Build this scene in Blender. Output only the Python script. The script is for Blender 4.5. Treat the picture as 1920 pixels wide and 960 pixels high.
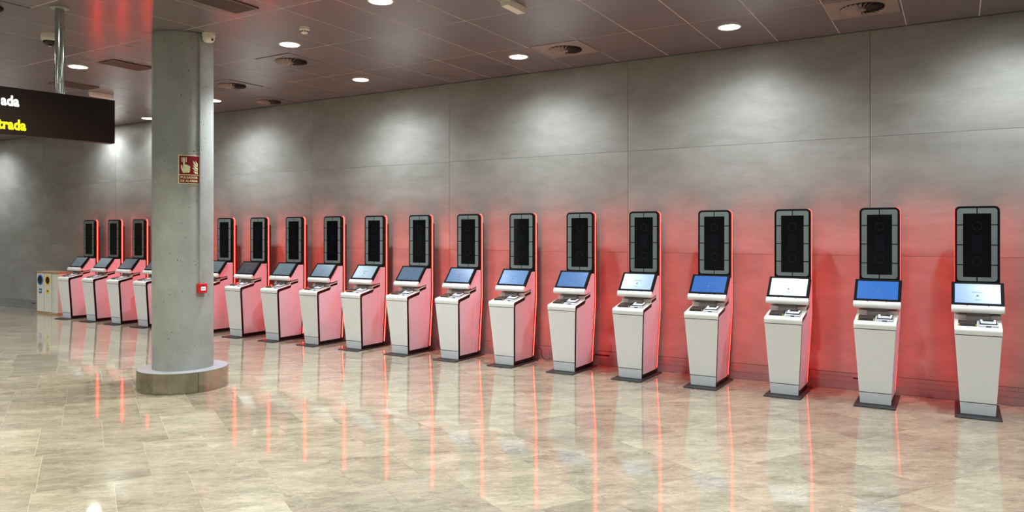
import bpy, bmesh, math, random
from mathutils import Vector, Matrix
random.seed(7)
for o in list(bpy.data.objects): bpy.data.objects.remove(o, do_unlink=True)
C = bpy.context.scene.collection
PI = math.pi
R = math.radians

# ------------------------------------------------------------------ camera
F_PX = 1395.0
YAW = math.atan(835 / F_PX)          # turned to the left of the wall's normal
cam_data = bpy.data.cameras.new('camera')
cam_data.sensor_width = 36.0
cam_data.lens = 36.0 * F_PX / 1920.0
cam_data.shift_x = 0.0
cam_data.shift_y = -(480 - 437) / 1920.0
cam_data.clip_start = 0.05
cam = bpy.data.objects.new('camera', cam_data)
C.objects.link(cam)
cam.location = (0, 0, 1.65)
cam.rotation_euler = (R(90), 0, YAW)
bpy.context.scene.camera = cam

# ------------------------------------------------------------------ world, exposure
w = bpy.data.worlds.new('hall_world'); bpy.context.scene.world = w
w.use_nodes = True
w.node_tree.nodes['Background'].inputs[0].default_value = (0.8, 0.9, 1, 1)
w.node_tree.nodes['Background'].inputs[1].default_value = 0.05
vs = bpy.context.scene.view_settings
vs.view_transform = 'Standard'; vs.look = 'None'; vs.gamma = 1.0; vs.exposure = 0.0
vs.use_curve_mapping = False

LIGHT_HALL = 610.0      # W of each general downlight
LIGHT_WALL = 325.0      # W of each downlight of the row along the wall
LED_GAIN = 38.0

WALL_Y = 8.57
CEIL = 3.76
X0, X1, Y0 = -24.0, 7.0, -8.0

# ------------------------------------------------------------------ materials
def srgb(r, g, b):
    f = lambda c: (c / 255 / 12.92) if c / 255 <= 0.04045 else ((c / 255 + 0.055) / 1.055) ** 2.4
    return (f(r), f(g), f(b))

class NT:
    def __init__(self, name):
        self.m = bpy.data.materials.new(name); self.m.use_nodes = True
        self.t = self.m.node_tree; self.n = self.t.nodes
        self.b = self.n['Principled BSDF']
    def node(self, typ, **kw):
        n = self.n.new(typ)
        for k, v in kw.items():
            if k.startswith('i_'):
                n.inputs[k[2:].replace('_', ' ')].default_value = v
            else: setattr(n, k, v)
        return n
    def link(self, a, b): self.t.links.new(a, b)
    def ramp(self, fac, stops, interp='LINEAR'):
        r = self.n.new('ShaderNodeValToRGB'); r.color_ramp.interpolation = interp
        els = r.color_ramp.elements
        while len(els) < len(stops): els.new(0.5)
        for e, (p, c) in zip(els, stops): e.position = p; e.color = (*c, 1)
        self.link(fac, r.inputs[0]); return r.outputs[0]
    def mix(self, fac, a, b, typ='MIX'):
        x = self.n.new('ShaderNodeMix'); x.data_type = 'RGBA'; x.blend_type = typ
        for v, i in ((fac, 0), (a, 6), (b, 7)):
            if hasattr(v, 'is_linked') or hasattr(v, 'links'): self.link(v, x.inputs[i])
            elif i == 0: x.inputs[0].default_value = v
            else: x.inputs[i].default_value = (*v, 1)
        return x.outputs[2]

def plain(name, col, rough=0.45, metal=0.0, var=0.04, scale=18.0, bump=0.0, spec=0.5, coat=0.0):
    q = NT(name)
    tc = q.node('ShaderNodeTexCoord')
    nz = q.node('ShaderNodeTexNoise', i_Scale=scale, i_Detail=4.0)
    q.link(tc.outputs['Object'], nz.inputs['Vector'])
    lo = tuple(c * (1 - var) for c in col); hi = tuple(min(1, c * (1 + var)) for c in col)
    q.link(q.ramp(nz.outputs[0], [(0.3, lo), (0.7, hi)]), q.b.inputs['Base Color'])
    q.b.inputs['Roughness'].default_value = rough
    q.b.inputs['Metallic'].default_value = metal
    q.b.inputs['Specular IOR Level'].default_value = spec
    q.b.inputs['Coat Weight'].default_value = coat
    if bump:
        bp = q.node('ShaderNodeBump', i_Strength=bump, i_Distance=0.01)
        q.link(nz.outputs[0], bp.inputs['Height']); q.link(bp.outputs[0], q.b.inputs['Normal'])
    return q.m

def emit(name, col, strength, rough=0.3, base=(0.02, 0.02, 0.02)):
    q = NT(name)
    q.b.inputs['Base Color'].default_value = (*base, 1)
    q.b.inputs['Roughness'].default_value = rough
    q.b.inputs['Emission Color'].default_value = (*col, 1)
    q.b.inputs['Emission Strength'].default_value = strength
    return q.m

def floor_material():
    q = NT('polished_marble')
    tc = q.node('ShaderNodeTexCoord'); oi = q.node('ShaderNodeObjectInfo')
    off = q.node('ShaderNodeVectorMath', operation='SCALE'); off.inputs[0].default_value = (37, 61, 13)
    q.link(oi.outputs['Random'], off.inputs['Scale'])
    add = q.node('ShaderNodeVectorMath', operation='ADD')
    q.link(tc.outputs['Object'], add.inputs[0]); q.link(off.outputs[0], add.inputs[1])
    vr = q.node('ShaderNodeVectorRotate', rotation_type='Z_AXIS'); vr.inputs['Angle'].default_value = R(-40)
    q.link(add.outputs[0], vr.inputs['Vector'])
    mp = q.node('ShaderNodeMapping'); mp.inputs['Scale'].default_value = (1, 2.6, 1)
    q.link(vr.outputs[0], mp.inputs['Vector'])
    n1 = q.node('ShaderNodeTexNoise', i_Scale=1.9, i_Detail=11.0, i_Roughness=0.70, i_Distortion=0.35)
    n2 = q.node('ShaderNodeTexNoise', i_Scale=11.0, i_Detail=9.0, i_Roughness=0.78, i_Distortion=0.5)
    n3 = q.node('ShaderNodeTexNoise', i_Scale=2.6, i_Detail=9.0, i_Roughness=0.72, i_Distortion=0.7)
    for n in (n1, n2, n3): q.link(mp.outputs[0], n.inputs['Vector'])
    base = q.ramp(n1.outputs[0], [(0.25, srgb(106, 98, 83)), (0.5, srgb(143, 135, 117)), (0.72, srgb(169, 161, 143))])
    fine = q.ramp(n2.outputs[0], [(0.33, (0.60, 0.57, 0.53)), (0.48, (0.97, 0.97, 0.96)), (0.68, (1.10, 1.09, 1.06))])
    c1 = q.mix(0.75, base, fine, 'MULTIPLY')
    ab = q.node('ShaderNodeMath', operation='SUBTRACT'); ab.inputs[1].default_value = 0.5; q.link(n3.outputs[0], ab.inputs[0])
    ab2 = q.node('ShaderNodeMath', operation='ABSOLUTE'); q.link(ab.outputs[0], ab2.inputs[0])
    vein = q.ramp(ab2.outputs[0], [(0.0, (0.30, 0.30, 0.30)), (0.016, (0, 0, 0))])
    c2 = q.mix(vein, c1, srgb(204, 196, 178))
    nw = q.node('ShaderNodeTexNoise', i_Scale=3.0, i_Detail=5.0)
    q.link(add.outputs[0], nw.inputs['Vector'])
    wv = q.mix(0.22, mp.outputs[0], nw.outputs['Color'])
    vo = q.node('ShaderNodeTexVoronoi', feature='DISTANCE_TO_EDGE', i_Scale=9.0)
    q.link(wv, vo.inputs['Vector'])
    crack = q.ramp(vo.outputs['Distance'], [(0.0, (0.20, 0.20, 0.20)), (0.035, (0, 0, 0))])
    crack = q.mix(1.0, crack, q.ramp(n1.outputs[0], [(0.42, (1, 1, 1)), (0.58, (0.15, 0.15, 0.15))]), 'MULTIPLY')
    c2 = q.mix(crack, c2, srgb(205, 197, 180))
    tint = q.ramp(oi.outputs['Random'], [(0.0, (0.80, 0.785, 0.76)), (0.5, (0.98, 0.97, 0.94)), (1.0, (1.06, 1.05, 1.0))])
    c3 = q.mix(1.0, c2, tint, 'MULTIPLY')
    q.link(c3, q.b.inputs['Base Color'])
    q.b.inputs['Roughness'].default_value = 0.055
    q.b.inputs['Specular IOR Level'].default_value = 0.55
    bn = q.node('ShaderNodeTexNoise', i_Scale=5.0, i_Detail=2.0)
    q.link(tc.outputs['Object'], bn.inputs['Vector'])
    bp = q.node('ShaderNodeBump', i_Strength=0.035, i_Distance=0.01)
    q.link(bn.outputs[0], bp.inputs['Height']); q.link(bp.outputs[0], q.b.inputs['Normal'])
    return q.m

def wall_material():
    q = NT('concrete_look_panel')
    tc = q.node('ShaderNodeTexCoord'); oi = q.node('ShaderNodeObjectInfo')
    off = q.node('ShaderNodeVectorMath', operation='SCALE'); off.inputs[0].default_value = (17, 5, 31)
    q.link(oi.outputs['Random'], off.inputs['Scale'])
    add = q.node('ShaderNodeVectorMath', operation='ADD')
    q.link(tc.outputs['Object'], add.inputs[0]); q.link(off.outputs[0], add.inputs[1])
    mp = q.node('ShaderNodeMapping'); mp.inputs['Scale'].default_value = (0.8, 1, 1.7)
    q.link(add.outputs[0], mp.inputs['Vector'])
    n1 = q.node('ShaderNodeTexNoise', i_Scale=1.7, i_Detail=8.0, i_Roughness=0.62, i_Distortion=0.4)
    mp2 = q.node('ShaderNodeMapping'); mp2.inputs['Scale'].default_value = (1.2, 1, 9)
    q.link(add.outputs[0], mp2.inputs['Vector'])
    n2 = q.node('ShaderNodeTexNoise', i_Scale=4.0, i_Detail=7.0, i_Roughness=0.7)
    q.link(mp.outputs[0], n1.inputs['Vector']); q.link(mp2.outputs[0], n2.inputs['Vector'])
    a = q.ramp(n1.outputs[0], [(0.25, srgb(124, 121, 114)), (0.5, srgb(138, 135, 129)), (0.75, srgb(153, 150, 144))])
    b = q.ramp(n2.outputs[0], [(0.3, (0.86, 0.86, 0.86)), (0.7, (1.06, 1.06, 1.06))])
    q.link(q.mix(0.6, a, b, 'MULTIPLY'), q.b.inputs['Base Color'])
    q.b.inputs['Roughness'].default_value = 0.5
    q.b.inputs['Specular IOR Level'].default_value = 0.3
    return q.m

def concrete_material():
    q = NT('fair_faced_concrete')
    tc = q.node('ShaderNodeTexCoord')
    n1 = q.node('ShaderNodeTexNoise', i_Scale=3.0, i_Detail=8.0, i_Roughness=0.6)
    q.link(tc.outputs['Object'], n1.inputs['Vector'])
    base = q.ramp(n1.outputs[0], [(0.25, srgb(130, 134, 129)), (0.75, srgb(156, 160, 155))])
    v = q.node('ShaderNodeTexVoronoi', i_Scale=24.0, i_Randomness=1.0); 
    n2 = q.node('ShaderNodeTexNoise', i_Scale=30.0, i_Detail=3.0)
    q.link(tc.outputs['Object'], n2.inputs['Vector'])
    dist = q.mix(0.06, tc.outputs['Object'], n2.outputs['Color'])
    q.link(dist, v.inputs['Vector'])
    hole = q.ramp(v.outputs['Distance'], [(0.0, (1, 1, 1)), (0.09, (1, 1, 1)), (0.15, (0, 0, 0))])
    n3 = q.node('ShaderNodeTexNoise', i_Scale=5.0, i_Detail=2.0)
    q.link(tc.outputs['Object'], n3.inputs['Vector'])
    sel = q.ramp(n3.outputs[0], [(0.40, (0, 0, 0)), (0.54, (1, 1, 1))])
    pit = q.mix(1.0, hole, sel, 'MULTIPLY')
    v2 = q.node('ShaderNodeTexVoronoi', i_Scale=55.0); q.link(tc.outputs['Object'], v2.inputs['Vector'])
    h2 = q.ramp(v2.outputs['Distance'], [(0.0, (.6, .6, .6)), (0.12, (.5, .5, .5)), (0.2, (0, 0, 0))])
    pit2 = q.mix(1.0, h2, sel, 'MULTIPLY')
    pits = q.mix(1.0, pit, pit2, 'LIGHTEN')
    q.link(q.mix(pits, base, srgb(58, 58, 55)), q.b.inputs['Base Color'])
    q.b.inputs['Roughness'].default_value = 0.62
    bp = q.node('ShaderNodeBump', i_Strength=0.6, i_Distance=0.006, invert=True)
    q.link(pits, bp.inputs['Height']); q.link(bp.outputs[0], q.b.inputs['Normal'])
    return q.m

def ceiling_material(name, col, rough):
    q = NT(name)
    tc = q.node('ShaderNodeTexCoord'); oi = q.node('ShaderNodeObjectInfo')
    n1 = q.node('ShaderNodeTexNoise', i_Scale=1.2, i_Detail=2.0)
    mp = q.node('ShaderNodeMapping'); mp.inputs['Scale'].default_value = (1.0, 2.4, 1)
    q.link(tc.outputs['Object'], mp.inputs['Vector']); q.link(mp.outputs[0], n1.inputs['Vector'])
    tint = q.ramp(oi.outputs['Random'], [(0, tuple(c * .93 for c in col)), (1, tuple(c * 1.05 for c in col))])
    q.link(tint, q.b.inputs['Base Color'])
    q.b.inputs['Roughness'].default_value = rough
    q.b.inputs['Specular IOR Level'].default_value = 0.6
    bp = q.node('ShaderNodeBump', i_Strength=0.12, i_Distance=0.02)
    q.link(n1.outputs[0], bp.inputs['Height']); q.link(bp.outputs[0], q.b.inputs['Normal'])
    return q.m

def brushed(name, col, rough, aniso=0.0, vertical=True):
    q = NT(name)
    tc = q.node('ShaderNodeTexCoord')
    mp = q.node('ShaderNodeMapping'); mp.inputs['Scale'].default_value = (60, 60, 1.2) if vertical else (2, 60, 60)
    n = q.node('ShaderNodeTexNoise', i_Scale=1.0, i_Detail=3.0)
    q.link(tc.outputs['Object'], mp.inputs['Vector']); q.link(mp.outputs[0], n.inputs['Vector'])
    q.link(q.ramp(n.outputs[0], [(0.3, tuple(c * .88 for c in col)), (0.7, col)]), q.b.inputs['Base Color'])
    q.b.inputs['Metallic'].default_value = 1.0
    q.b.inputs['Roughness'].default_value = rough
    q.b.inputs['Anisotropic'].default_value = aniso
    bp = q.node('ShaderNodeBump', i_Strength=0.05, i_Distance=0.002)
    q.link(n.outputs[0], bp.inputs['Height']); q.link(bp.outputs[0], q.b.inputs['Normal'])
    return q.m

M = dict(
    floor=floor_material(), wall=wall_material(), column=concrete_material(),
    grout=plain('grout', srgb(172, 164, 146), 0.7),
    seam=plain('panel_seam', srgb(70, 68, 64), 0.8),
    skirting=plain('stone_skirting', srgb(128, 126, 124), 0.3, var=0.12, scale=6),
    ceil=ceiling_material('lacquered_ceiling_panel', srgb(116, 105, 107), 0.19),
    ceil_back=plain('ceiling_joint_glint', srgb(206, 192, 186), 0.5),  # pale tone paints the glint of panel edges along the joints
    pad=ceiling_material('diffuser_plate', srgb(138, 122, 114), 0.4),
    plaster=plain('plaster', srgb(190, 186, 176), 0.7),
    white=plain('white_lacquer', srgb(226, 225, 218), 0.38, var=0.01),
    white_side_glow=plain('white_lacquer_led_glow', srgb(212, 205, 216), 0.34, var=0.01),  # white panels; lilac tint paints in the pink LED light
    kick=plain('silver_grey_lacquer', srgb(205, 208, 208), 0.35, var=0.01),
    black=plain('black_lacquer', (0.005, 0.005, 0.006), 0.3, var=0.1, spec=0.2),
    bezel=plain('matt_black_bezel', (0.004, 0.004, 0.005), 0.6, var=0.05, spec=0.08),
    plate=plain('black_powder_coat', (0.016, 0.015, 0.017), 0.5, var=0.1),
    glass=plain('black_glass', (0.003, 0.003, 0.004), 0.06, var=0.0),
    housing=plain('charcoal_housing', (0.03, 0.028, 0.03), 0.5, var=0.1),
    segment=plain('frosted_light_segment', srgb(118, 126, 123), 0.28, var=0.02),
    dots=plain('lens_ring_grey', srgb(66, 66, 66), 0.5),
    mini=emit('small_camera_display', srgb(24, 30, 46), 0.05, 0.08, (0.004, 0.005, 0.008)),
    led=emit('red_led_diffuser', (1.0, 0.0105, 0.0070), LED_GAIN),
    bracket=plain('grey_bracket', srgb(128, 118, 114), 0.5),
    scanner=plain('scanner_black', (0.012, 0.012, 0.013), 0.3),
    scanglass=plain('scanner_glass', (0.06, 0.045, 0.04), 0.08),
    yellow=plain('yellow_mark', srgb(236, 206, 30), 0.5),
    silver=plain('satin_silver', srgb(188, 192, 196), 0.35, var=0.03),
    paper=plain('reader_white', srgb(236, 238, 240), 0.4),
    chrome=brushed('polished_steel_pole', (0.56, 0.65, 0.59), 0.14),
    steel=brushed('brushed_steel_band', (0.42, 0.40, 0.35), 0.17, 0.6),
    grey_paint=plain('grey_painted_top', srgb(140, 144, 149), 0.45),
    conduit=plain('grey_conduit', srgb(140, 142, 140), 0.45),
    sign=plain('dark_brown_sign', srgb(27, 20, 15), 0.45, var=0.02, spec=0.15),
    sign_edge=plain('black_sign_edge', srgb(22, 20, 19), 0.4),
    txt_white=emit('lit_white_letters', (1, 1, 0.97), 1.0, 0.5, (0.8, 0.8, 0.8)),
    txt_yellow=emit('lit_yellow_letters', srgb(255, 240, 0), 1.0, 0.5, (0.8, 0.7, 0.0)),
    fire_red=plain('fire_sign_red', srgb(120, 14, 22), 0.35),
    fire_cream=plain('photoluminescent_cream', srgb(222, 222, 178), 0.45),
    alarm_red=plain('alarm_red', srgb(190, 24, 34), 0.3),
    plastic=plain('white_plastic', srgb(226, 218, 206), 0.4),
    dome=plain('tinted_dome', (0.01, 0.01, 0.012), 0.05),
    grille=plain('grille_grey', srgb(84, 76, 70), 0.5),
    dark=plain('dark_void', (0.006, 0.005, 0.005), 0.9),
    lamp=emit('downlight_diffuser', (0.97, 1.0, 1.0), 85.0),
    trim_ring=plain('downlight_ring', srgb(214, 208, 200), 0.4),
    wood=plain('oak_edge', srgb(170, 140, 98), 0.5, var=0.12, scale=9),
    bin_white=plain('bin_white', srgb(214, 212, 198), 0.45),
    blue=plain('recycling_blue', srgb(42, 92, 160), 0.5),
    cable=plain('black_cable', (0.012, 0.012, 0.012), 0.5),
    screen_txt=plain('screen_print', srgb(60, 98, 156), 0.5),
)

# ------------------------------------------------------------------ mesh helpers
class MB:
    def __init__(self): self.v = []; self.f = []
    def add(self, vs, fs):
        k = len(self.v); self.v += [tuple(p) for p in vs]; self.f += [tuple(i + k for i in f) for f in fs]; return self
    def box(self, x0, x1, y0, y1, z0, z1):
        return self.add([(x0, y0, z0), (x1, y0, z0), (x1, y1, z0), (x0, y1, z0), (x0, y0, z1), (x1, y0, z1), (x1, y1, z1), (x0, y1, z1)],
                 [(0, 3, 2, 1), (4, 5, 6, 7), (0, 1, 5, 4), (1, 2, 6, 5), (2, 3, 7, 6), (3, 0, 4, 7)])
    def prism(self, poly, axis, lo, hi):
        n = len(poly)
        def P(a, b, c):
            return (c, a, b) if axis == 'x' else (a, c, b) if axis == 'y' else (a, b, c)
        vs = [P(a, b, lo) for a, b in poly] + [P(a, b, hi) for a, b in poly]
        fs = [tuple(range(n - 1, -1, -1)), tuple(range(n, 2 * n))] + [(i, (i + 1) % n, n + (i + 1) % n, n + i) for i in range(n)]
        return self.add(vs, fs)
    def lathe(self, prof, n=32, cx=0, cy=0):
        vs = []; fs = []
        for r, z in prof:
            for i in range(n):
                a = 2 * PI * i / n; vs.append((cx + r * math.cos(a), cy + r * math.sin(a), z))
        m = len(prof)
        for j in range(m - 1):
            for i in range(n):
                i2 = (i + 1) % n
                fs.append((j * n + i, j * n + i2, (j + 1) * n + i2, (j + 1) * n + i))
        if prof[0][0] > 1e-6: fs.append(tuple(range(n - 1, -1, -1)))
        if prof[-1][0] > 1e-6: fs.append(tuple((m - 1) * n + i for i in range(n)))
        return self.add(vs, fs)
    def tube(self, pts, r, n=8):
        vs = []; fs = []; pts = [Vector(p) for p in pts]
        for k, p in enumerate(pts):
            d = (pts[min(k + 1, len(pts) - 1)] - pts[max(k - 1, 0)]).normalized()
            u = d.orthogonal().normalized() if abs(d.z) > .9 else d.cross(Vector((0, 0, 1))).normalized()
            v = d.cross(u)
            for i in range(n):
                a = 2 * PI * i / n; vs.append(p + u * math.cos(a) * r + v * math.sin(a) * r)
        for k in range(len(pts) - 1):
            for i in range(n):
                i2 = (i + 1) % n; fs.append((k * n + i, k * n + i2, (k + 1) * n + i2, (k + 1) * n + i))
        fs.append(tuple(range(n - 1, -1, -1))); fs.append(tuple((len(pts) - 1) * n + i for i in range(n)))
        return self.add(vs, fs)
    def xf(self, fn): self.v = [tuple(fn(*p)) for p in self.v]; return self
    def mesh(self, name, mat, bevel=0.0, seg=2, smooth=False, cut=None, post=None):
        bm = bmesh.new()
        vs = [bm.verts.new(p) for p in self.v]
        for f in self.f:
            try: bm.faces.new([vs[i] for i in f])
            except ValueError: pass
        bmesh.ops.remove_doubles(bm, verts=bm.verts, dist=1e-6)
        bmesh.ops.recalc_face_normals(bm, faces=bm.faces)
        if bevel:
            es = [e for e in bm.edges if len(e.link_faces) == 2 and e.calc_face_angle(0) > R(35)]
            bmesh.ops.bevel(bm, geom=es, offset=bevel, segments=seg, affect='EDGES', profile=0.5, clamp_overlap=True)
        for z in (cut or []):
            bmesh.ops.bisect_plane(bm, geom=bm.verts[:] + bm.edges[:] + bm.faces[:], plane_co=(0, 0, z), plane_no=(0, 0, 1))
        if post:
            for v in bm.verts: v.co = Vector(post(*v.co))
        me = bpy.data.meshes.new(name); bm.to_mesh(me); bm.free()
        if smooth:
            me.polygons.foreach_set('use_smooth', [True] * len(me.polygons))
            me.set_sharp_from_angle(angle=R(38))
        me.materials.append(mat); return me
    def build(self, name, mat, parent=None, **kw):
        return link(name, self.mesh(name, mat, **kw), parent)

def link(name, me, parent=None):
    o = bpy.data.objects.new(name, me); C.objects.link(o)
    if parent: o.parent = parent
    return o
def tag(o, label=None, cat=None, group=None, kind=None):
    if label: o['label'] = label
    if cat: o['category'] = cat
    if group: o['group'] = group
    if kind: o['kind'] = kind
    return o
def thing(name, label, cat, loc=(0, 0, 0), rz=0.0, group=None):
    o = bpy.data.objects.new(name, None); C.objects.link(o)
    o.location = loc; o.rotation_euler = (0, 0, rz); o.empty_display_size = 0.1
    return tag(o, label, cat, group)
def copy_tree(o, parent=None):
    c = o.copy(); C.objects.link(c); c.parent = parent
    for ch in list(o.children): copy_tree(ch, c)
    return c
def rrect(x0, x1, z0, z1, r, n=6, corners='tl tr bl br'):
    pts = []
    for key, cx, cz, a0 in (('br', x1 - r, z0 + r, -90), ('tr', x1 - r, z1 - r, 0), ('tl', x0 + r, z1 - r, 90), ('bl', x0 + r, z0 + r, 180)):
        if key in corners:
            for i in range(n + 1):
                a = R(a0 + 90 * i / n); pts.append((cx + r * math.cos(a), cz + r * math.sin(a)))
        else:
            pts.append((x1 if 'r' in key else x0, z1 if 't' in key else z0))
    return pts
def text_mesh(s, size, bold=0.0, depth=0.0, align='LEFT'):
    cu = bpy.data.curves.new('lettering', 'FONT'); cu.body = s; cu.space_character = 1.06; cu.size = size; cu.offset = bold; cu.extrude = depth; cu.align_x = align
    ob = bpy.data.objects.new('lettering', cu); C.objects.link(ob)
    bpy.context.view_layer.update()
    me = bpy.data.meshes.new_from_object(ob.evaluated_get(bpy.context.evaluated_depsgraph_get()))
    bpy.data.objects.remove(ob, do_unlink=True); bpy.data.curves.remove(cu)
    return me

# ------------------------------------------------------------------ the setting
def proj(x, y, z):
    s, c = math.sin(YAW), math.cos(YAW)
    d = -s * x + c * y
    if d < 0.3: return None
    return 960 + F_PX * (c * x + s * y) / d, 437 - F_PX * (z - 1.65) / d
def in_frame(pts, m=10):
    for p in pts:
        q = proj(*p)
        if q and -m < q[0] < 1920 + m and -m < q[1] < 960 + m: return True
    return False

# floor: slab and marble tiles laid at an angle to the wall
floor = MB().box(X0, X1, Y0, WALL_Y + .1, -0.2, -0.0015).build('floor', M['grout'])
tag(floor, kind='structure')
TA = R(-29.3); TE = Vector((math.cos(TA), math.sin(TA))); TN = Vector((-math.sin(TA), math.cos(TA)))
def clip(poly):
    for ax, lim, sgn in ((0, X0, 1), (0, X1, -1), (1, Y0, 1), (1, WALL_Y - .02, -1)):
        out = []
        for i in range(len(poly)):
            a, b = poly[i], poly[(i + 1) % len(poly)]
            da, db = (a[ax] - lim) * sgn, (b[ax] - lim) * sgn
            if da >= 0: out.append(a)
            if da * db < 0: t = da / (da - db); out.append(a + (b - a) * t)
        poly = out
        if len(poly) < 3: return []
    return poly
known = {-8: [-.18, .43], -7: [-.33, .12, .58, 1.03, 1.64], -6: [-.28, .39, .82, 1.43, 1.90], -5: [-.3, .16, .61, 1.08, 1.53], -4: [2.75, 3.2], -3: [2.81, 3.06, 3.56]}
tiles = []
for k in range(-34, 16):
    e0 = -6.53 + (k + 6) * 0.92
    js = list(known.get(k, [random.uniform(0, .5)]))
    while js[-1] < 16: js.append(js[-1] + random.choice((.45, .47, .61, .61)))
    while js[0] > -20: js.insert(0, js[0] - random.choice((.45, .47, .61, .61)))
    for a, b in zip(js, js[1:]):
        g = 0.0008
        p = clip([TE * u + TN * v for u, v in ((e0 + g, a + g), (e0 + .92 - g, a + g), (e0 + .92 - g, b - g), (e0 + g, b - g))])
        if len(p) > 2: tiles.append(p)
def vis(p):
    c = sum(p, Vector((0, 0))) / len(p)
    return in_frame([(q.x, q.y, 0) for q in p] + [(c.x, c.y, 0)], 4)
near = [p for p in tiles if vis(p)]
def dist(p):
    c = sum(p, Vector((0, 0))) / len(p); return c.length
near.sort(key=dist)
single = near[:298]; ids = set(map(id, single))
for p in single:
    c = sum(p, Vector((0, 0))) / len(p)
    o = MB().prism([(q.x - c.x, q.y - c.y) for q in p], 'z', -0.012, 0).build('floor_tile', M['floor'], floor)
    o.location = (c.x, c.y, 0)
rest = MB()
for p in tiles:
    if id(p) not in ids: rest.prism([(q.x, q.y) for q in p], 'z', -0.012, 0)
tag(rest.build('floor_tile_field', M['floor'], floor), kind='stuff')

# back wall with large panels
wall = MB().box(X0, X1, WALL_Y + .012, WALL_Y + .25, 0, CEIL + .2).build('wall_back', M['seam'])
tag(wall, kind='structure')
xs = [-0.78 + 2.69 * k for k in range(-9, 4)]
rows = [(0.174, 1.415), (1.415, 2.655), (2.655, CEIL + .01)]
for i in range(len(xs) - 1):
    a, b = max(xs[i], X0), min(xs[i + 1], X1)
    if b - a < .05: continue
    for z0, z1 in rows:
        o = MB().box(-(b - a) / 2 + .002, (b - a) / 2 - .002, 0, .014, -(z1 - z0) / 2 + .0015, (z1 - z0) / 2 - .0015).build('wall_panel', M['wall'], wall)
        o.location = ((a + b) / 2, WALL_Y, (z0 + z1) / 2)
base = MB().box(X0, X1, WALL_Y - .004, WALL_Y + .012, 0, .172).build('baseboard_back', M['seam'])
tag(base, kind='structure')
for z0, z1, pr, st in ((.137, .172, .010, .3), (.08, .135, .014, 1.1), (.002, .078, .016, 1.9)):
    x = X0 + st
    while x < X1:
        b = min(x + 2.42, X1)
        MB().box(x + .0015, b - .0015, WALL_Y - pr, WALL_Y - .003, z0, z1).build('skirting_strip', M['skirting'], base)
        x = b
for xa, xb, z in ((-3.91, -3.71, .116), (-.94, -.89, .118), (-17.36, -17.18, .118)):
    MB().box(xa, xb, WALL_Y - .0175, WALL_Y - .012, z, z + .014).build('cable_slot', M['dark'], base)
# other walls of the hall
for nm, a in (('wall_left', (X0 - .2, X0, Y0, WALL_Y + .2)), ('wall_right', (X1, X1 + .2, Y0, WALL_Y + .2)), ('wall_front', (X0, X1, Y0 - .2, Y0))):
    tag(MB().box(*a, 0, CEIL + .2).build(nm, M['wall']), kind='structure')

# ceiling slab and lacquered panels
ceil = MB().box(X0, X1, Y0, WALL_Y + .02, CEIL + .0014, CEIL + .25).build('ceiling', M['ceil_back'])
tag(ceil, kind='structure')
TX, TY = 0.626, 1.222
CXJ, CYJ = -1.07, 7.335
tile_me = MB().box(-TX / 2 + .004, TX / 2 - .004, -TY / 2 + .004, TY / 2 - .004, 0, .018).mesh('ceiling_panel', M['ceil'], bevel=.001, seg=1)
far = MB()
for i in range(-36, 14):
    for j in range(-13, 2):
        a, b = CXJ + i * TX, CYJ + (j - 1) * TY
        if j == 1: b = CYJ
        cx, cy = a + TX / 2, b + TY / 2
        if a < X0 or a + TX > X1 or b < Y0: continue
        if in_frame([(a, b, CEIL), (a + TX, b, CEIL), (a, b + TY, CEIL), (a + TX, b + TY, CEIL), (cx, cy, CEIL)], 30):
            o = link('ceiling_panel', tile_me, ceil); o.location = (cx, cy, CEIL)
        else:
            far.box(a + .003, a + TX - .003, b + .003, b + TY - .003, CEIL, CEIL + .018)
tag(far.build('ceiling_panel_field', M['ceil'], ceil), kind='stuff')
tag(MB().box(X0, X1, WALL_Y - .028, WALL_Y - .006, CEIL - .004, CEIL + .01).build('trim_1', M['seam']), kind='structure')

# ------------------------------------------------------------------ downlights
ring_me = MB().lathe([(.098, -.001), (.104, -.007), (.114, -.008), (.120, -.004), (.122, 0.0)], 40).mesh('trim_ring', M['trim_ring'], smooth=True)
ring_me2 = MB()
def ring_mesh():
    n = 40; vs = []; fs = []
    prof = [(.102, 0), (.102, -.008), (.116, -.009), (.122, -.004), (.122, 0)]
    for r, z in prof:
        for i in range(n): a = 2 * PI * i / n; vs.append((r * math.cos(a), r * math.sin(a), z))
    m = len(prof)
    for j in range(m):
        for i in range(n):
            fs.append((j * n + i, j * n + (i + 1) % n, ((j + 1) % m) * n + (i + 1) % n, ((j + 1) % m) * n + i))
    return MB().add(vs, fs).mesh('trim_ring', M['trim_ring'], smooth=True)
ring_me = ring_mesh()
disc_me = MB().lathe([(.101, 0), (.101, -.004)], 40).mesh('light_disc', M['lamp'])
def downlight(x, y, power, label, col=(.885, .955, 1), size=120, blend=.8, group=None, tilt=0.0):
    t = thing('downlight', label, 'ceiling light', (x, y, CEIL), 0, group)
    link('trim_ring', ring_me, t); link('light_disc', disc_me, t)
    L = bpy.data.lights.new('downlight_beam', 'SPOT'); L.energy = power; L.color = col
    L.spot_size = R(size); L.spot_blend = blend; L.shadow_soft_size = 0.09
    lo = bpy.data.objects.new('downlight_beam', L); C.objects.link(lo); lo.parent = t; lo.location = (0, 0, -.016); lo.rotation_euler = (R(tilt), 0, 0)
    return t
WC = (0.84, 0.94, 1.0); WT = 11.0     # wall-washing lamps, turned a little to the wall
downlight(-2.0, 7.67, LIGHT_WALL, 'round lit downlight near the wall, above the fourth kiosk from the right', WC, 134, 1.0, None, WT)
downlight(-4.5, 7.67, LIGHT_WALL, 'round lit downlight near the wall, left of the swirl vent above the middle kiosks', WC, 134, 1.0, None, WT)
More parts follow.
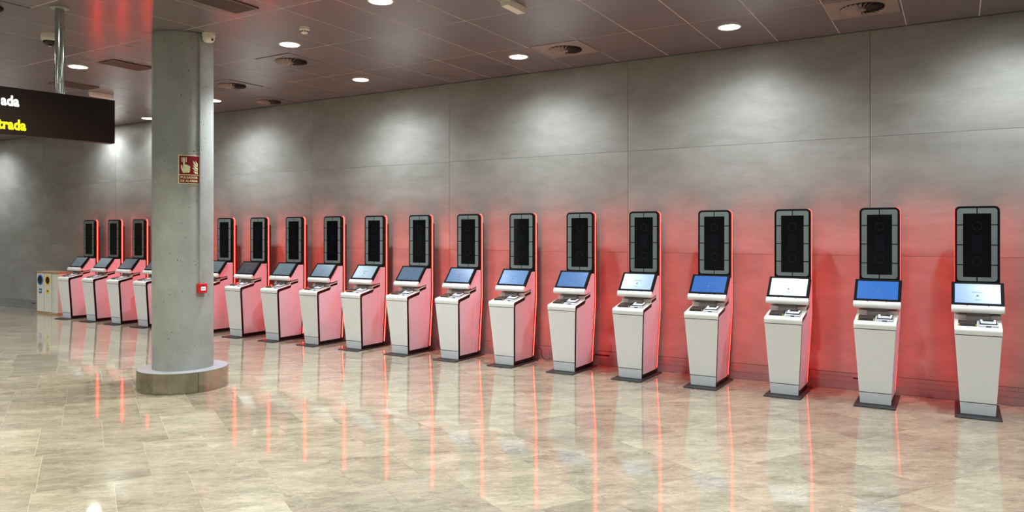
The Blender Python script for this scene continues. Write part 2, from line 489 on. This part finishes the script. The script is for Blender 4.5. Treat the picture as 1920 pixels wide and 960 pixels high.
downlight(-7.03, 7.70, LIGHT_WALL, 'round lit downlight near the wall, halfway between column and middle swirl vent', WC, 134, 1.0, None, WT)
downlight(-10.15, 7.72, LIGHT_WALL, 'lit downlight half hidden behind the right edge of the column', WC, 134, 1.0, None, WT)
downlight(-12.76, 8.30, LIGHT_WALL * .5, 'lit downlight whose tip shows at the left edge of the column', WC, 134, 1.0, None, WT)
downlight(0.5, 7.67, LIGHT_WALL, 'downlight beyond the upper right corner that lights the wall above the last kiosk', WC, 134, 1.0, None, WT)
downlight(-14.25, 8.15, LIGHT_WALL * .5, 'downlight hidden behind the hanging sign that lights the far wall', WC, 134, 1.0, None, WT)
downlight(-18.6, 7.75, LIGHT_WALL, 'downlight hidden behind the hanging sign, at the far left of the wall', WC, 134, 1.0, None, WT)
downlight(-4.49, 5.18, LIGHT_HALL, 'round lit downlight cut by the top edge of the picture')
downlight(-6.40, 5.855, LIGHT_HALL, 'large round lit downlight right of the column, below the smoke detector')
downlight(-9.56, 5.265, LIGHT_HALL, 'round lit downlight between the hanging sign pole and the column')
for x in (-1.5, 1.5): downlight(x, 5.2, LIGHT_HALL, 'added fill downlight above the top edge of the picture, in front of the ' + ('third' if x < 0 else 'rightmost') + ' kiosk')  # added out of view to brighten the kiosk fronts
G = 'downlights of the hall outside the picture'
for x in (-13.0, -16.4, -20.0): downlight(x, 5.3, LIGHT_HALL, 'added fill downlight in the ceiling of the hall outside the picture', group=G)  # added out of view to lift the dark floor at far left
for y in (2.9, .4, -2.2, -5.0):
    for x in (-20, -16.4, -12.8, -9.4, -6.2, -3.2, -.2, 2.8):
        if y < 2 and x > 0: continue
        downlight(x, y, LIGHT_HALL, 'added fill downlight in the ceiling of the hall outside the picture', (1, .97, .84) if (y > 0 and -10 < x < -5) else (.885, .955, 1), group=G)

# ------------------------------------------------------------------ swirl diffusers
def diffuser(x, y, label, pad='ceil'):
    t = thing('swirl_air_diffuser', label, 'air vent', (x, y, CEIL), 0, 'swirl air diffusers in the ceiling')
    MB().box(-.302, .302, -.302, .302, -.006, 0).build('cover_plate', M[pad], t, bevel=.002, seg=1)
    MB().lathe([(.192, -.006), (.192, -.0075)], 40).build('dark_opening', M['dark'], t)
    for k in range(24):
        a = 2 * PI * k / 24
        m = MB()
        vs = []
        for r, w2 in ((.03, .003), (.188, .015)):
            for s, zz in ((-1, -.026), (1, -.0085)):
                p = Vector((r, s * w2, zz)); vs.append(p)
                vs.append(p + Vector((0, .0, .0015)))
        fs = [(0, 2, 6, 4), (1, 5, 7, 3), (0, 4, 5, 1), (2, 3, 7, 6), (0, 1, 3, 2), (4, 6, 7, 5)]
        m.add(vs, fs)
        if k == 0: blade = m.mesh('blade', M['pad'])
        o = link('blade', blade, t); o.rotation_euler = (0, 0, a)
    MB().lathe([(.036, -.006), (.036, -.024), (.03, -.027)], 24).build('hub', M['pad'], t, smooth=True)
    return t
diffuser(-0.765, 7.655, 'square plate swirl vent at the upper right, right of the wall downlight', 'pad')
diffuser(-3.86, 7.64, 'square plate swirl vent in the middle of the ceiling, right of a lit downlight', 'pad')
diffuser(-7.01, 6.44, 'swirl vent just below the large lit downlight right of the column')
diffuser(-8.88, 7.06, 'small swirl vent close to the right edge of the column')
diffuser(-9.46, 8.22, 'farthest swirl vent, right where the ceiling meets the wall')
diffuser(-7.76, 3.37, 'swirl vent cut by the left edge of the picture at the upper corner')

# linear grilles
def grille(x0, x1, y0, y1, label):
    t = thing('linear_air_grille', label, 'air vent', ((x0 + x1) / 2, (y0 + y1) / 2, CEIL), 0, 'slotted ceiling grilles')
    w2, h2 = (x1 - x0) / 2, (y1 - y0) / 2
    MB().box(-w2, w2, -h2, h2, -.003, 0).build('dark_opening', M['dark'], t)
    fr = MB()
    fr.box(-w2, -w2 + .02, -h2, h2, -.012, -.002).box(w2 - .02, w2, -h2, h2, -.012, -.002).box(-w2 + .02, w2 - .02, -h2, -h2 + .02, -.012, -.002).box(-w2 + .02, w2 - .02, h2 - .02, h2, -.012, -.002)
    fr.build('frame', M['grille'], t)
    n = 9; me = MB().box(-.008, .008, -h2 + .02, h2 - .02, -.010, -.004).mesh('slat', M['grille'])
    for k in range(n):
        o = link('slat', me, t); o.location.x = -w2 + .02 + (k + .5) * (2 * w2 - .04) / n
grille(-5.93, -5.61, 3.80, 4.76, 'long slotted grille cut by the top edge above the column')
grille(-9.10, -8.785, 5.26, 5.80, 'slotted grille left of the column, beside the lit downlight')
grille(-10.98, -10.65, 5.63, 6.17, 'slotted grille partly hidden by the hanging sign pole')

# smoke detector
t = thing('smoke_detector', 'small white smoke detector above the large downlight right of the column', 'smoke detector', (-5.74, 5.45, CEIL))
MB().lathe([(.052, 0), (.052, -.03), (.048, -.034)], 32).build('base', M['plastic'], t, smooth=True)
MB().lathe([(.046, -.034), (.034, -.062), (.022, -.068)], 32).build('cap', M['plastic'], t, smooth=True)
for k in range(10):
    a = 2 * PI * k / 10
    o = MB().box(.037, .043, -.008, .008, -.054, -.042).build('slot', M['housing'], t); o.rotation_euler.z = a
# detector beside the column head
t = thing('alarm_sounder', 'round white alarm sounder at the top right of the concrete column', 'alarm', (-6.795, 5.105, CEIL))
MB().lathe([(.068, 0), (.068, -.03), (.064, -.032)], 32).build('base', M['plastic'], t, smooth=True)
MB().lathe([(.06, -.032), (.062, -.038), (.062, -.06), (.05, -.085), (.03, -.095)], 32).build('cap', M['plastic'], t, smooth=True)
MB().box(.055, .064, -.01, .01, -.085, -.06).build('indicator', M['housing'], t)
# emergency lights
def emerg(x, y, l, label):
    t = thing('emergency_light', label, 'emergency light', (x, y, CEIL), 0, 'white box emergency lights')
    MB().box(-.052, .052, -l / 2, l / 2, -.02, 0).build('base', M['plastic'], t, bevel=.004)
    MB().prism([(-.05, -.02), (.05, -.02), (.04, -.062), (-.04, -.062)], 'y', -l / 2 + .004, l / 2 - .004).build('diffuser', M['plastic'], t, bevel=.006)
emerg(-3.50, 5.87, .30, 'white box emergency light at the top centre edge of the ceiling')
emerg(-11.1, 6.46, .34, 'white box emergency light just above the right end of the hanging sign')
# dome camera
t = thing('dome_camera', 'white dome security camera with dark lens left of the sign pole', 'security camera', (-8.26, 4.26, CEIL))
MB().lathe([(.088, 0), (.09, -.03), (.086, -.062), (.074, -.075), (.066, -.076)], 40).build('body', M['plastic'], t, smooth=True)
MB().lathe([(.071, -.073)] + [(.07 * math.cos(R(a)), -.076 - .058 * math.sin(R(a))) for a in (0, 15, 30, 45, 60, 75, 88)], 32).build('dome', M['dome'], t, smooth=True)
MB().lathe([(.02, -.132), (.018, -.138), (.008, -.140)], 16, .03, -.02).build('lens', M['silver'], t, smooth=True)

# ------------------------------------------------------------------ concrete column
CX, CY, CR = -7.16, 5.06, 0.305
col = thing('concrete_column', 'round pitted grey concrete column with a wide steel-banded base', 'column', (CX, CY, 0))
MB().lathe([(CR, .20), (CR, CEIL - .012), (CR - .008, CEIL - .012), (CR - .008, CEIL)], 96).build('shaft', M['column'], col, smooth=True)
MB().lathe([(.447, .002), (.447, .206)], 96).build('plinth_core', M['housing'], col)
MB().lathe([(.451, .204), (.451, .2145), (.30, .2145), (.30, .204)], 96).build('plinth_top', M['grey_paint'], col, smooth=True)
for a0, a1 in ((-17, 103), (103, 223), (223, 343)):
    n = 40; vs = []; fs = []
    for r in (.447, .455):
        for z in (.003, .213):
            for i in range(n + 1):
                a = R(a0 + .25 + (a1 - a0 - .5) * i / n); vs.append((r * math.cos(a), r * math.sin(a), z))
    N = n + 1
    for i in range(n):
        fs += [(2 * N + i, 2 * N + i + 1, 3 * N + i + 1, 3 * N + i), (i, N + i, N + i + 1, i + 1), (N + i, 3 * N + i, 3 * N + i + 1, N + i + 1), (i, i + 1, 2 * N + i + 1, 2 * N + i)]
    fs += [(0, 2 * N, 3 * N, N), (n, N + n, 3 * N + n, 2 * N + n)]
    MB().add(vs, fs).build('steel_band', M['steel'], col, smooth=True)

def on_col(s, z, off=0.0, a0=-24.0):
    a = R(a0) + s / CR; r = CR + off
    return (CX + r * math.cos(a), CY + r * math.sin(a), z)
# conduit and call point
t = thing('cable_conduit', 'thin grey vertical conduit running down the concrete column', 'conduit')
a = R(-3.6); ux, uy = math.cos(a), math.sin(a)
P = lambda r, s, z: (CX + ux * r - uy * s, CY + uy * r + ux * s, z)
m = MB().box(CR - .004, CR + .014, -.008, .008, 1.118, CEIL - .013).xf(P); m.build('trunking', M['conduit'], t, bevel=.002)
for z in (1.5, 2.06, 2.62, 3.2): MB().box(CR - .004, CR + .017, -.011, .011, z, z + .018).xf(P).build('clip', M['conduit'], t)
t = thing('fire_alarm_button', 'small red fire alarm call point on the right side of the column', 'alarm button')
a = R(-1.0); ux, uy = math.cos(a), math.sin(a)
Pb = lambda r, s, z, ux=ux, uy=uy: (CX + ux * r - uy * s, CY + uy * r + ux * s, z)
MB().box(CR - .006, CR + .042, -.05, .05, 1.018, 1.118).xf(Pb).build('housing', M['alarm_red'], t, bevel=.006)
MB().box(CR + .041, CR + .044, -.028, .028, 1.045, 1.085).xf(Pb).build('press_plate', M['paper'], t, bevel=.001)
for s in (-.014, 0, .014): MB().box(CR + .0435, CR + .045, s - .004, s + .004, 1.060, 1.068).xf(Pb).build('mark', M['housing'], t)
MB().box(CR + .041, CR + .044, -.012, .012, 1.094, 1.104).xf(Pb).build('indicator', M['housing'], t)

# fire alarm sign bent round the column
t = thing('fire_alarm_sign', 'red and cream sign with hand and flames reading PULSADOR DE ALARMA', 'sign')
SZ0, SW, SH = 2.163, .212, .300
def sign_part(name, polys, mat, o0, o1):
    m = MB()
    for poly in polys: m.prism(poly, 'z', o0, o1)
    bm = bmesh.new()
    vs = [bm.verts.new(p) for p in m.v]
    for f in m.f: bm.faces.new([vs[i] for i in f])
    for k in range(-9, 10):
        bmesh.ops.bisect_plane(bm, geom=bm.verts[:] + bm.edges[:] + bm.faces[:], plane_co=(k * .012, 0, 0), plane_no=(1, 0, 0))
    for v in bm.verts: v.co = Vector(on_col(v.co.x, SZ0 + v.co.y, v.co.z))
    bmesh.ops.recalc_face_normals(bm, faces=bm.faces)
    me = bpy.data.meshes.new(name); bm.to_mesh(me); bm.free(); me.materials.append(mat)
    return link(name, me, t)
hx = SW / 2
sign_part('plate', [rrect(-hx, hx, 0, SH, .004, 2)], M['fire_cream'], .001, .004)
sign_part('pictogram_field', [[(-hx + .008, .098), (hx - .008, .098), (hx - .008, SH - .008), (-hx + .008, SH - .008)]], M['fire_red'], .0035, .005)
sign_part('text_field', [[(-hx + .008, .008), (hx - .008, .008), (hx - .008, .090), (-hx + .008, .090)]], M['fire_red'], .0035, .005)
px = lambda X, Y: (-hx + (X - 182) / 475 * SW, SH - (Y - 122) / 655 * SH)
sign_part('button_frame', [[px(252, 178), px(362, 178), px(362, 190), px(252, 190)], [px(252, 264), px(362, 264), px(362, 278), px(252, 278)],
    [px(252, 190), px(266, 190), px(266, 264), px(252, 264)], [px(348, 190), px(362, 190), px(362, 264), px(348, 264)],
    [(px(306, 228)[0] + .0145 * math.cos(2 * PI * i / 14), px(306, 228)[1] + .0145 * math.sin(2 * PI * i / 14)) for i in range(14)]], M['fire_cream'], .0045, .006)
sign_part('hand', [[px(285, 262), px(322, 262), px(322, 345), px(345, 332), px(366, 350), px(390, 346), px(402, 366), px(432, 366), px(432, 485), px(418, 520), px(282, 530), px(240, 430), px(240, 352), px(268, 352), px(276, 420), px(285, 425)][::-1]], M['fire_cream'], .0045, .006)
for fl in ([(555, 245), (608, 320), (606, 360), (580, 335), (556, 285)], [(495, 250), (525, 268), (548, 320), (604, 365), (604, 386), (560, 372), (520, 325)],
           [(505, 335), (535, 370), (608, 410), (610, 455), (560, 432), (515, 385)], [(475, 415), (510, 405), (545, 440), (606, 465), (606, 488), (545, 478), (510, 435)], [(505, 475), (545, 495), (608, 505), (606, 545), (545, 535), (518, 505)]):
    sign_part('flame', [[px(*q) for q in fl][::-1]], M['fire_cream'], .0045, .006)
for s, zz in (('PULSADOR', .056), ('DE ALARMA', .020)):
    me = text_mesh(s, .0345, .0010, .0007, 'CENTER')
    w_ = max(v.co.x for v in me.vertices) - min(v.co.x for v in me.vertices)
    k = .168 / w_
    for v in me.vertices: v.co = Vector(on_col(v.co.x * k - .002, SZ0 + zz + v.co.y * .93, .006 + v.co.z))
    me.materials.clear(); me.materials.append(M['fire_cream'])
    link('lettering', me, t)

# ------------------------------------------------------------------ hanging sign
SA = R(40.5)
fw = Vector((-math.sin(YAW), math.cos(YAW), 0)); rt = Vector((math.cos(YAW), math.sin(YAW), 0))
SD = rt * math.sin(SA) + fw * math.cos(SA)
sign_rz = math.atan2(SD.y, SD.x)
sg = thing('hanging_sign', 'dark brown hanging sign with white and yellow lit letters on a steel pole', 'sign', (-7.19, 3.79, 0), sign_rz)
MB().box(-2.6, .47, -.05, .05, 2.525, 2.945).build('panel', M['sign'], sg, bevel=.003)
for px_ in (0.0, -2.1):
    MB().lathe([(.040, 2.940), (.040, CEIL - .012)], 32).xf(lambda x, y, z: (x + px_, y, z)).build('pole', M['chrome'], sg, smooth=True)
    MB().lathe([(.078, CEIL - .014), (.078, CEIL)], 32).xf(lambda x, y, z: (x + px_, y, z)).build('flange', M['conduit'], sg, smooth=True)
def sign_text(s, xr, zb, size, mat):
    me = text_mesh(s, size, .0044, .002, 'RIGHT')
    mx = max(v.co.x for v in me.vertices)
    for v in me.vertices: v.co = Vector((xr + (v.co.x - mx) * .77, -.0515 - v.co.z, zb + v.co.y))
    me.materials.clear(); me.materials.append(mat)
    link('lettering', me, sg)
sign_text('ada', -.342, 2.782, .125, M['txt_white'])
sign_text('trada', -.288, 2.573, .125, M['txt_yellow'])

# ------------------------------------------------------------------ recycling bin
bn = thing('recycling_bin', 'white double recycling bin with oak edges, blue and yellow ringed openings', 'recycling bin', (-15.92, 8.29, 0))
bw, bd = .385, .155
MB().box(-bw, bw, -bd + .02, bd, .035, .835).build('cabinet', M['bin_white'], bn, bevel=.003)
MB().box(-bw - .01, bw + .01, -bd - .005, bd, .835, .865).build('top_board', M['wood'], bn, bevel=.003)
MB().box(-bw - .01, bw + .01, -bd, bd, .0, .035).build('base_board', M['wood'], bn, bevel=.003)
MB().box(-bw - .01, -bw + .0, -bd, bd, .035, .835).build('edge_board', M['wood'], bn)
for sx, rm, lm in ((-.24, 'blue', 'blue'), (.04, 'yellow', 'yellow'), (.28, 'bin_white', 'bin_white')):
    if rm == 'bin_white': continue
    d = MB().box(sx - .135, sx + .135, -bd + .002, -bd + .02, .045, .828).build('door', M['bin_white'], bn, bevel=.002)
    ringv = []; n = 36
    m = MB()
    vs = []; fs = []
    for r, y in ((.076, -.004), (.104, -.004), (.104, .003), (.076, .003)):
        for i in range(n): a = 2 * PI * i / n; vs.append((sx + r * math.cos(a), -bd + y, .69 + r * math.sin(a)))
    for j in range(4):
        for i in range(n): fs.append((j * n + i, j * n + (i + 1) % n, ((j + 1) % 4) * n + (i + 1) % n, ((j + 1) % 4) * n + i))
    m.add(vs, fs).build('ring', M[rm], d)
    MB().prism([(sx + .078 * math.cos(2 * PI * i / n), .69 + .078 * math.sin(2 * PI * i / n)) for i in range(n)], 'y', -bd + .0005, -bd + .003).build('opening', M['dark'], d)
    MB().box(sx - .048, sx + .048, -bd - .001, -bd + .003, .415, .515).build('sticker', M[lm], d)
    MB().box(sx - .03, sx + .03, -bd - .002, -bd, .455, .48).build('print', M['paper' if rm == 'blue' else 'housing'], d)

# ------------------------------------------------------------------ kiosks
HW = 0.183
def hw(z): return .1335 + (HW - .1335) * min(max(z, 0) / .79, 1.0)
def taper(x, y, z): return (x * hw(z) / HW, y, z)
CUT = [.2, .4, .6, .79]
def k_mesh(name, poly, x0, x1, mat, bevel=0.0, tap=True):
    return MB().prism(poly, 'x', x0, x1).mesh(name, mat, bevel=bevel, cut=CUT if tap else None, post=taper if tap else None)
def front_y(z): return -.205 + (-.285 + .205) * min(z, .77) / .77

def make_kiosk():
    k = thing('self_service_kiosk', 'x', 'kiosk', (0, 0, 0), 0, 'self-service kiosks along the wall')
    MB().prism(rrect(-.18, .18, -.345, .355, .012, 3), 'z', 0, .012).build('base_plate', M['plate'], k, bevel=.002, seg=1)
    # black chassis: its edges show as the dark band round the white side panels
    ch = [(front_y(.012) + .005, .012), (front_y(.77) + .002, .768), (-.276, .786), (-.262, .797), (-.005, .8485), (-.005, .880), (.135, .908), (.262, .93), (.262, .012)]
    link('chassis', k_mesh('chassis', ch, -HW + .002, HW - .002, M['black']), k)
    # front panels
    fp = [(front_y(.125), .125), (front_y(.732), .732), (front_y(.732) + .006, .732), (front_y(.125) + .006, .125)]
    link('front_panel', k_mesh('front_panel', fp, -HW, HW, M['white'], .0025), k)
    kp = [(front_y(.014), .014), (front_y(.118), .118), (front_y(.118) + .006, .118), (front_y(.014) + .006, .014)]
    link('kick_panel', k_mesh('kick_panel', kp, -HW, HW, M['kick'], .0025), k)
    # tray: rounded front lip and sloping top
    r = .034; fy = front_y(.739)
    prof = [(fy, .739), (fy - .004, .770)]
    cyy, czz = fy - .004 + r, .770
    for i in range(1, 8):
        a = R(180 - (90 + 11) * i / 7); prof.append((cyy + r * math.cos(a), czz + r * math.sin(a)))
    prof += [(-.004, .8545), (-.004, .8485), (-.262, .797), (-.276, .786), (fy + .004, .765), (fy + .006, .739)]
    tray = MB().prism(prof, 'x', -HW, HW).build('tray', M['white'], k, smooth=True)
    shelf = MB().prism([(-.010, .856), (-.010, .890), (.13, .920), (.13, .908), (-.005, .881), (-.005, .856)], 'x', -HW + .004, HW - .004).build('rear_shelf', M['white'], k)
    # white side panels
    sp = [(front_y(.055) + .042, .058), (front_y(.735) + .042, .732), (-.226, .762), (-.014, .806), (.008, .850), (.1385, .877), (.1385, .058)]
    tp = [(.1375, .058), (.1375, .938), (.015, .914), (-.03, .935), (.137, 1.150), (.243, 1.154), (.243, .058)]
    for s in (-1, 1):
        a, b = sorted((s * (HW - .008), s * (HW + .001)))
        link('side_panel', k_mesh('side_panel', sp, a, b, M['white_side_glow'], .0015), k)
        a, b = sorted((s * (HW - .012), s * (HW + .004)))
        link('tower_side_panel', k_mesh('tower_side_panel', tp, a, b, M['white_side_glow'], .0015), k)
        me = MB().lathe([(.004, 0), (.004, .003)], 10).xf(lambda x, y, z: (s * (hw(.5) + .001 + z - .002), -.175 + x * .9, .5 + y)).mesh('screw', M['housing'])
        link('screw', me, k)
    # tower: spine, rear housing and head
    link('tower_core', k_mesh('tower_core', [(.136, .3), (.136, 1.15), (.262, 1.15), (.262, .3)], -HW + .013, HW - .013, M['white']), k)
    link('spine', k_mesh('spine', [(.2435, .012), (.2435, 1.16), (.270, 1.16), (.270, .012)], -HW - .002, HW + .002, M['black']), k)
    rh = [(.262, .012), (.262, 1.80), (.345, 1.78), (.345, .012)]
    link('rear_housing', k_mesh('rear_housing', rh, -HW + .010, HW - .010, M['housing'], .003), k)
    head = MB().prism(rrect(-HW, HW, 1.156, 1.906, .045, 8, 'tl tr'), 'y', .218, .270).build('head', M['black'], k, bevel=.003)
    # frosted light segments round the glass
    ox, ix, zt, zb, it, ib, g = .1625, .114, 1.886, 1.194, 1.836, 1.232, .0050
    zz = [1.728, 1.538, 1.348]
    rc = .028
    def arc(cx, cz, a0, a1, n=6): return [(cx + rc * math.cos(R(a0 + (a1 - a0) * i / n)), cz + rc * math.sin(R(a0 + (a1 - a0) * i / n))) for i in range(n + 1)]
    seg = []
    for s in (1, -1):
        top = [(g, it), (g, zt)] + arc(ox - rc, zt - rc, 90, 0) + [(ox, zz[0] + g), (ix, zz[0] + g), (ix, it)]
        bot = [(g, ib), (g, zb)] + arc(ox - rc, zb + rc, -90, 0) + [(ox, zz[2] - g), (ix, zz[2] - g), (ix, ib)]
        mids = [[(ix, zz[i + 1] + g), (ox, zz[i + 1] + g), (ox, zz[i] - g), (ix, zz[i] - g)] for i in (0, 1)]
        for p in [top, bot] + mids: seg.append([(s * x, z) for x, z in p])
    for p in seg: MB().prism(p, 'y', .2155, .219).build('light_segment', M['segment'], head)
    gl = MB().box(-.1125, .1125, .2150, .2185, 1.233, 1.835).build('camera_glass', M['glass'], head)
    MB().box(-.045, .045, .2143, .2155, 1.47, 1.628).build('small_display', M['mini'], head)
    for zc in (1.716, 1.383):
        m = MB()
        for i in range(20):
            a = 2 * PI * i / 20; cx_, cz_ = .039 * math.cos(a), zc + .039 * math.sin(a)
            m.prism([(cx_ + .0022 * math.cos(q * PI / 3), cz_ + .0022 * math.sin(q * PI / 3)) for q in range(6)], 'y', .2142, .2155)
        m.build('lens_ring', M['dots'], head)
    # red LED strips along both rear edges, following the outline
    path = [(.07 + (.79 - .07) * i / 6) for i in range(7)] + [1.0, 1.25, 1.5, 1.70, 1.861]
    for s in (-1, 1):
        pts = [(hw(z), z, 1.0, 0.0) for z in path]
        for i in range(1, 6):
            a = R(78 * i / 5); pts.append((HW - .045 + .045 * math.cos(a), 1.861 + .045 * math.sin(a), math.cos(a), math.sin(a)))
        vs = []; fs = []
        for x, z, nx, nz in pts:
            for off, y in ((.001, .2750), (.001, .2910), (-.006, .2910), (-.006, .2750)):
                vs.append((s * (x + nx * off), y, z + nz * off))
        for i in range(len(pts) - 1):
            for j in range(4):
                fs.append((i * 4 + j, i * 4 + (j + 1) % 4, i * 4 + 4 + (j + 1) % 4, i * 4 + 4 + j))
        fs += [(0, 1, 2, 3), tuple((len(pts) - 1) * 4 + j for j in range(4))]
        MB().add(vs, fs).build('led_strip', M['led'], k)
    # upper channel that carries the strips behind the head
    MB().prism(rrect(-HW + .006, HW - .006, 1.15, 1.899, .04, 8, 'tl tr'), 'y', .269, .297).build('led_channel', M['housing'], k)
    # tilted touch screen
    sc_bot, sc_top = Vector((-.062, .986)), Vector((.107, 1.190))
    d = (sc_top - sc_bot).normalized(); nrm = Vector((-d.y, d.x))     # outward, to the front and up
    SWD = .2075
    ps = lambda u, v: tuple(sc_bot + d * u + nrm * v)
    L = (sc_top - sc_bot).length
    hp = [ps(-.022, -.006), ps(-.022, -.03), ps(L, -.03), ps(L, 0), ps(0, 0)]
    house = MB().prism(hp, 'x', -SWD, SWD).build('screen_housing', M['bezel'], k, bevel=.004)
    ar = MB().prism([ps(.026, .0003), ps(.026, -.004), ps(L - .024, -.004), ps(L - .024, .0014), ps(.026, .0014)], 'x', -.180, .180).build('screen', M['mini'], house)
    tm = MB()
    for u, w0 in ((.145, .045), (.06, .02)): tm.prism([ps(u, .0012), ps(u + .006, .0012), ps(u + .006, .0018), ps(u, .0018)], 'x', -w0, w0)
    tm.build('screen_text', M['screen_txt'], house)
    c0 = .108
    vs = []; n = 14
    for v in (.0012, .0018):
        for i in range(n):
            a = 2 * PI * i / n; p = ps(c0 + .011 * math.sin(a), v); vs.append((.011 * math.cos(a), p[0], p[1]))
    MB().add(vs, [tuple(range(n)), tuple(range(n, 2 * n))] + [(i, (i + 1) % n, n + (i + 1) % n, n + i) for i in range(n)]).build('screen_icon', M['screen_txt'], house)
    # white chin bar under the screen
    cp = [ps(-.001, .003), ps(-.020, .008), (-.0915, .958), (-.0935, .944), (-.091, .930), (-.084, .921), (-.074, .917), (-.052, .917), (-.034, .930), ps(-.001, -.022)]
    cm = MB().prism(cp, 'x', -SWD - .001, SWD + .001).build('chin_bar', M['white'], house, bevel=.004, smooth=True)
    for s in (-.082, .085):
        p1 = Vector(ps(-.010, .0055)); 
        MB().add([(s - .006, p1.x - .0012, p1.y + .004), (s + .006, p1.x - .0012, p1.y + .004), (s, p1.x - .0056, p1.y - .003), (s - .006, p1.x + .003, p1.y + .002), (s + .006, p1.x + .003, p1.y + .002), (s, p1.x - .001, p1.y - .005)],
                 [(0, 1, 2), (3, 5, 4), (0, 3, 4, 1), (1, 4, 5, 2), (2, 5, 3, 0)]).build('arrow_mark', M['housing'], house)
    MB().prism([(-.052, .842), (-.035, .95), (.02, 1.02), (.135, 1.02), (.135, .87)], 'x', -.088, .088).build('bracket', M['bracket'], k)
    # readers on the tray
    sl = math.atan2(.052, .257)
    def tr(x, y, z):     # tray coordinates: y up the slope from the front, z off the surface
        return (x, -.238 + y * math.cos(sl) - z * math.sin(sl), .8075 + y * math.sin(sl) + z * math.cos(sl))
    pr = MB().box(-.153, -.008, .022, .165, -.004, .014).xf(tr).build('passport_scanner', M['scanner'], k, bevel=.003)
    MB().box(-.143, -.018, .070, .155, .0135, .0155).xf(tr).build('scan_window', M['scanglass'], pr)
    MB().box(-.143, -.018, .050, .056, .0135, .0165).xf(tr).build('guide_bar', M['bracket'], pr)
    for x in (-.147, -.014): MB().box(x - .004, x + .004, .021, .034, .004, .0155).xf(tr).build('yellow_mark', M['yellow'], pr)
    fr = MB().box(.004, .155, .012, .165, -.004, .012).xf(tr).build('fingerprint_reader', M['silver'], k, bevel=.004)
    MB().box(.012, .147, .045, .160, .0115, .020).xf(tr).build('reader_frame', M['scanner'], fr, bevel=.003)
    MB().box(.022, .137, .052, .108, .0195, .0235).xf(tr).build('reader_plate', M['paper'], fr, bevel=.001)
    MB().box(.036, .123, .066, .090, .0230, .0245).xf(tr).build('reader_glass', M['silver'], fr)
    for x in (.024, .127): MB().box(x - .006, x + .012, .100, .150, .0195, .026).xf(tr).build('finger_guide', M['paper'], fr, bevel=.001)
    MB().box(.06, .10, .010, .0125, -.002, .010).xf(tr).build('notch', M['scanner'], fr)
    return k
kiosk = make_kiosk()
kx = [0.160 - .8327 * i for i in range(14)] + [-11.475, -12.285, -13.092, -13.89, -14.717]
scr = [((150, 192, 250), 'glare-paled blue'), ((38, 122, 220), 'strong blue'), ((205, 226, 252), 'glare-whitened'), ((40, 116, 210), 'strong blue'), ((165, 200, 244), 'glare-lightened blue'),  # pale screens: lamp glare put into the emission colour
       ((74, 134, 205), 'mid blue'), ((92, 150, 214), 'mid blue'), ((88, 136, 190), 'steel blue'), ((92, 124, 152), 'grey blue'), ((150, 182, 198), 'bright grey blue'),
       ((108, 136, 152), 'grey'), ((96, 122, 130), 'grey'), ((26, 26, 30), 'dark'), ((84, 104, 112), 'grey'), ((84, 104, 112), 'grey'), ((80, 98, 106), 'grey'), ((80, 98, 106), 'grey'), ((80, 98, 106), 'grey'), ((80, 98, 106), 'grey')]  # grey screens: reflected light mixed into the emission colour
ordn = ['', 'second', 'third', 'fourth', 'fifth', 'sixth', 'seventh', 'eighth', 'ninth', 'tenth', 'eleventh', 'twelfth', 'thirteenth', 'fourteenth']
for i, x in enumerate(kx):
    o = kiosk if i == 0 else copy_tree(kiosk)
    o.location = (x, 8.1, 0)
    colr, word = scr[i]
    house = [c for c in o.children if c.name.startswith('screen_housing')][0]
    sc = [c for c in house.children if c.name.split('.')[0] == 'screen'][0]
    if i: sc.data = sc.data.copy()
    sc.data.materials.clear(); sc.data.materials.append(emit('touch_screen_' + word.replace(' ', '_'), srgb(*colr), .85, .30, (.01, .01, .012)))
    if i == 0: lab = 'rightmost and nearest white kiosk, glare-paled blue screen and black camera head'
    elif i < 13: lab = f'white kiosk with {word} screen, {ordn[i]} from the right end of the row'
    elif i == 13: lab = 'white kiosk whose tower stands just right of the concrete column'
    elif i == 14: lab = 'white kiosk mostly hidden, its side showing at the right edge of the column'
    elif i == 15: lab = 'white kiosk half hidden behind the left edge of the column'
    elif i == 16: lab = 'white kiosk left of the column, third from the left end of the row'
    elif i == 17: lab = 'white kiosk second from the left end of the row'
    else: lab = 'leftmost white kiosk standing beside the recycling bin'
    tag(o, lab, 'kiosk')
    if i in (6, 8, 9, 10):
        MB().tube([(.14, .345, .14), (.17, .372, .17), (.205, .385, .13), (.20, .39, .06), (.235, .40, .012), (.30, .415, .010), (.30, .44, .03)], .005, 6).build('power_cable', M['cable'], o)
